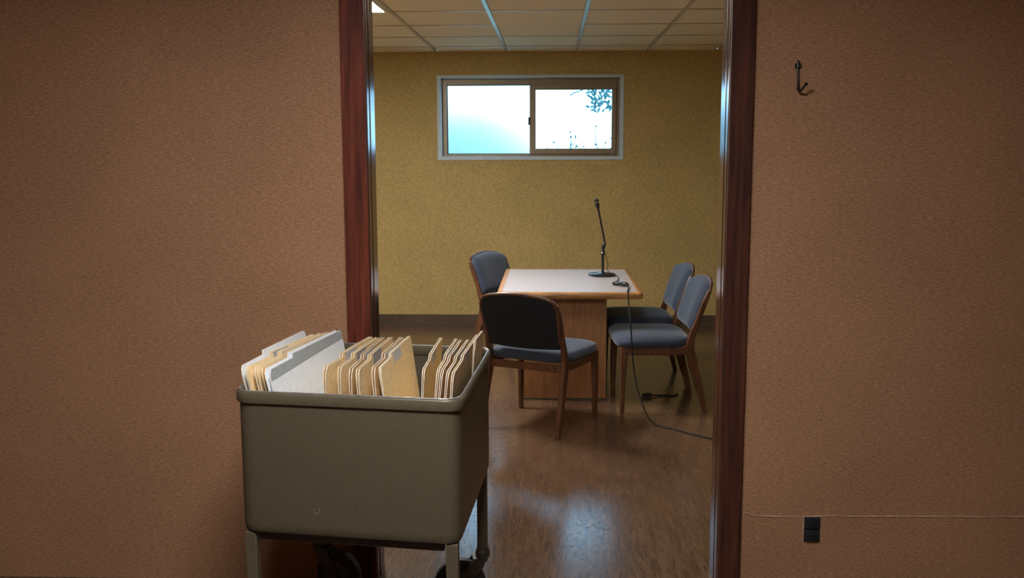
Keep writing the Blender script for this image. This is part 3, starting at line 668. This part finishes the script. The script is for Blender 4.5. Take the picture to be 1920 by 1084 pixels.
fold((-.811, 2.612), (-.728, 3.065), .20, 'file_folder', 'second tan folder from the left end, grey label behind the big white pocket', 'folder', m='manila', lab=(.36, .60), labm='label_grey')
fold((-.787, 2.600), (-.712, 3.085), .20, 'file_folder', 'tan folder mostly hidden behind the big white pocket file', 'folder', m='manila2', lab=(.45, .75), labm='label_grey')
fold((-.772, 2.585), (-.686, 3.120), .20, 'pocket_file', 'big white pocket file with a grey band along its top edge', 'folder', m='white_card', tab=(.30, 1.0), lab=None, top_band=True, gap=.009)
mid = [((-.620, 2.616), (-.562, 3.014), .0, 'leftmost tan folder of the middle bunch, next to the white pocket', 'manila', 'label'),
       ((-.580, 2.617), (-.540, 3.002), .01, 'second tan folder of the middle bunch, grey label', 'manila', 'label_grey'),
       ((-.545, 2.599), (-.522, 3.002), .00, 'third tan folder of the middle bunch, counted from the white pocket', 'manila2', 'label'),
       ((-.525, 2.590), (-.497, 3.003), .05, 'fourth tan folder of the middle bunch with a large grey label', 'manila', 'label_grey'),
       ((-.486, 2.611), (-.463, 3.008), .06, 'tan folder just left of the frontmost folder in the middle bunch', 'manila2', 'label'),
       ((-.470, 2.617), (-.443, 3.026), .14, 'rightmost tan folder of the middle bunch, broad face with pale label', 'manila', 'label')]
for a, b, s, l, m_, lm in mid: fold(a, b, s, 'file_folder', l, 'folder', m=m_, lab=(.38, .62), labm=lm, gap=.005 if s < .1 else .003)
rt_ = [((-.346, 2.600), (-.342, 3.002), -.05, 'tan folder standing alone right of the gap in the cart', 'manila', (.40, .62)),
       ((-.306, 2.600), (-.293, 2.988), -.10, 'first folder of the tight bunch at the right end of the cart', 'manila', (.45, .68)),
       ((-.294, 2.586), (-.278, 2.969), -.11, 'second folder of the tight bunch at the right end of the cart', 'manila2', (.5, .72)),
       ((-.277, 2.568), (-.256, 2.969), -.10, 'third folder of the tight bunch at the right end of the cart', 'manila2', (.45, .7)),
       ((-.262, 2.555), (-.233, 3.060), -.08, 'rightmost long tan folder leaning by the right side of the cart', 'manila', (.42, .55))]
for a, b, s, l, m_, lb_ in rt_: fold(a, b, s, 'file_folder', l, 'folder', m=m_, lab=lb_, labm='label', gap=.0035)
fold((-.2335, 2.90), (-.2205, 3.075), -.05, 'file_folder', 'short tan folder at the back right corner of the cart', 'folder', m='manila', lab=None, gap=.0025, tab=(.12, 1.0), tabh=.02)

# ------------------------------------------------------------------ hook and outlet on the hall wall
hk = tag(empty('coat_hook', (0.820, YN, 1.80)), 'slim dark metal coat hook screwed to the hall wall', 'hook')
MB().tube([(-.003, -.006, .050), (-.003, -.007, .02), (-.001, -.007, -.012), (0, -.008, -.030)], [.0035, .004, .004, .0035], 8).build('stem', 'brass', hk, smooth=True)
MB().tube(spline([(0, -.008, -.026), (-.001, -.018, -.046), (.004, -.040, -.044), (.012, -.052, -.030)], 5), [.004] * 11 + [.0035] * 5, 8).build('prong', 'brass', hk, smooth=True)
MB().lathe([(.0, 0), (.0058, .001), (.0058, .004), (.0, .006)], 12, (.014, -.054, -.028), (.3, -.7, .5)).build('prong_tip', 'brass', hk, smooth=True)
MB().tube([(-.001, 0, .052), (-.002, -.006, .050)], .004, 8).build('mount', 'brass', hk, smooth=True)
for x, z in ((.003, .036), (.0, -.006)):
    MB().lathe([(.0, 0), (.0042, 0), (.0042, .009), (.0028, .0115), (.0, .012)], 12, (x, 0, z), (0, -1, 0)).build('screw', 'screw', hk, smooth=True)
MB().lathe([(.0, 0), (.012, 0), (.011, .003), (.0, .004)], 16, (0, 0, .036), (0, -1, 0)).build('washer', 'brass', hk, smooth=True)

ou = tag(empty('wall_outlet', (0.9265, YN, 0.222)), 'black wall outlet without a cover plate, low on the hall wall', 'outlet')
MB().box((-.031, -.002, -.048), (.031, .0, .048)).build('cutout_edge', 'seam', ou)
MB().box((-.028, -.005, -.0455), (.028, -.002, .0455)).build('body', 'outlet', ou, bevel=.001)
for z in (.0235, -.0225):
    f = MB().loft([rrect(.026, .0205, .008, .0), rrect(.026, .0205, .008, .004), rrect(.024, .019, .007, .005)]).build('socket_face', 'outlet', ou, smooth=True)
    f.rotation_euler = (PI / 2, 0, 0); f.location = (0, -.005, z)
    for dx, hh in ((-.009, .006), (.009, .005)):
        MB().box((dx - .0013, -hh, .0048), (dx + .0013, hh, .0056)).build('slot', 'slot', f)
    MB().lathe([(.0, .0048), (.0035, .0048), (.0035, .0056), (.0, .0056)], 12, (0, -.011, 0)).build('ground_hole', 'slot', f)
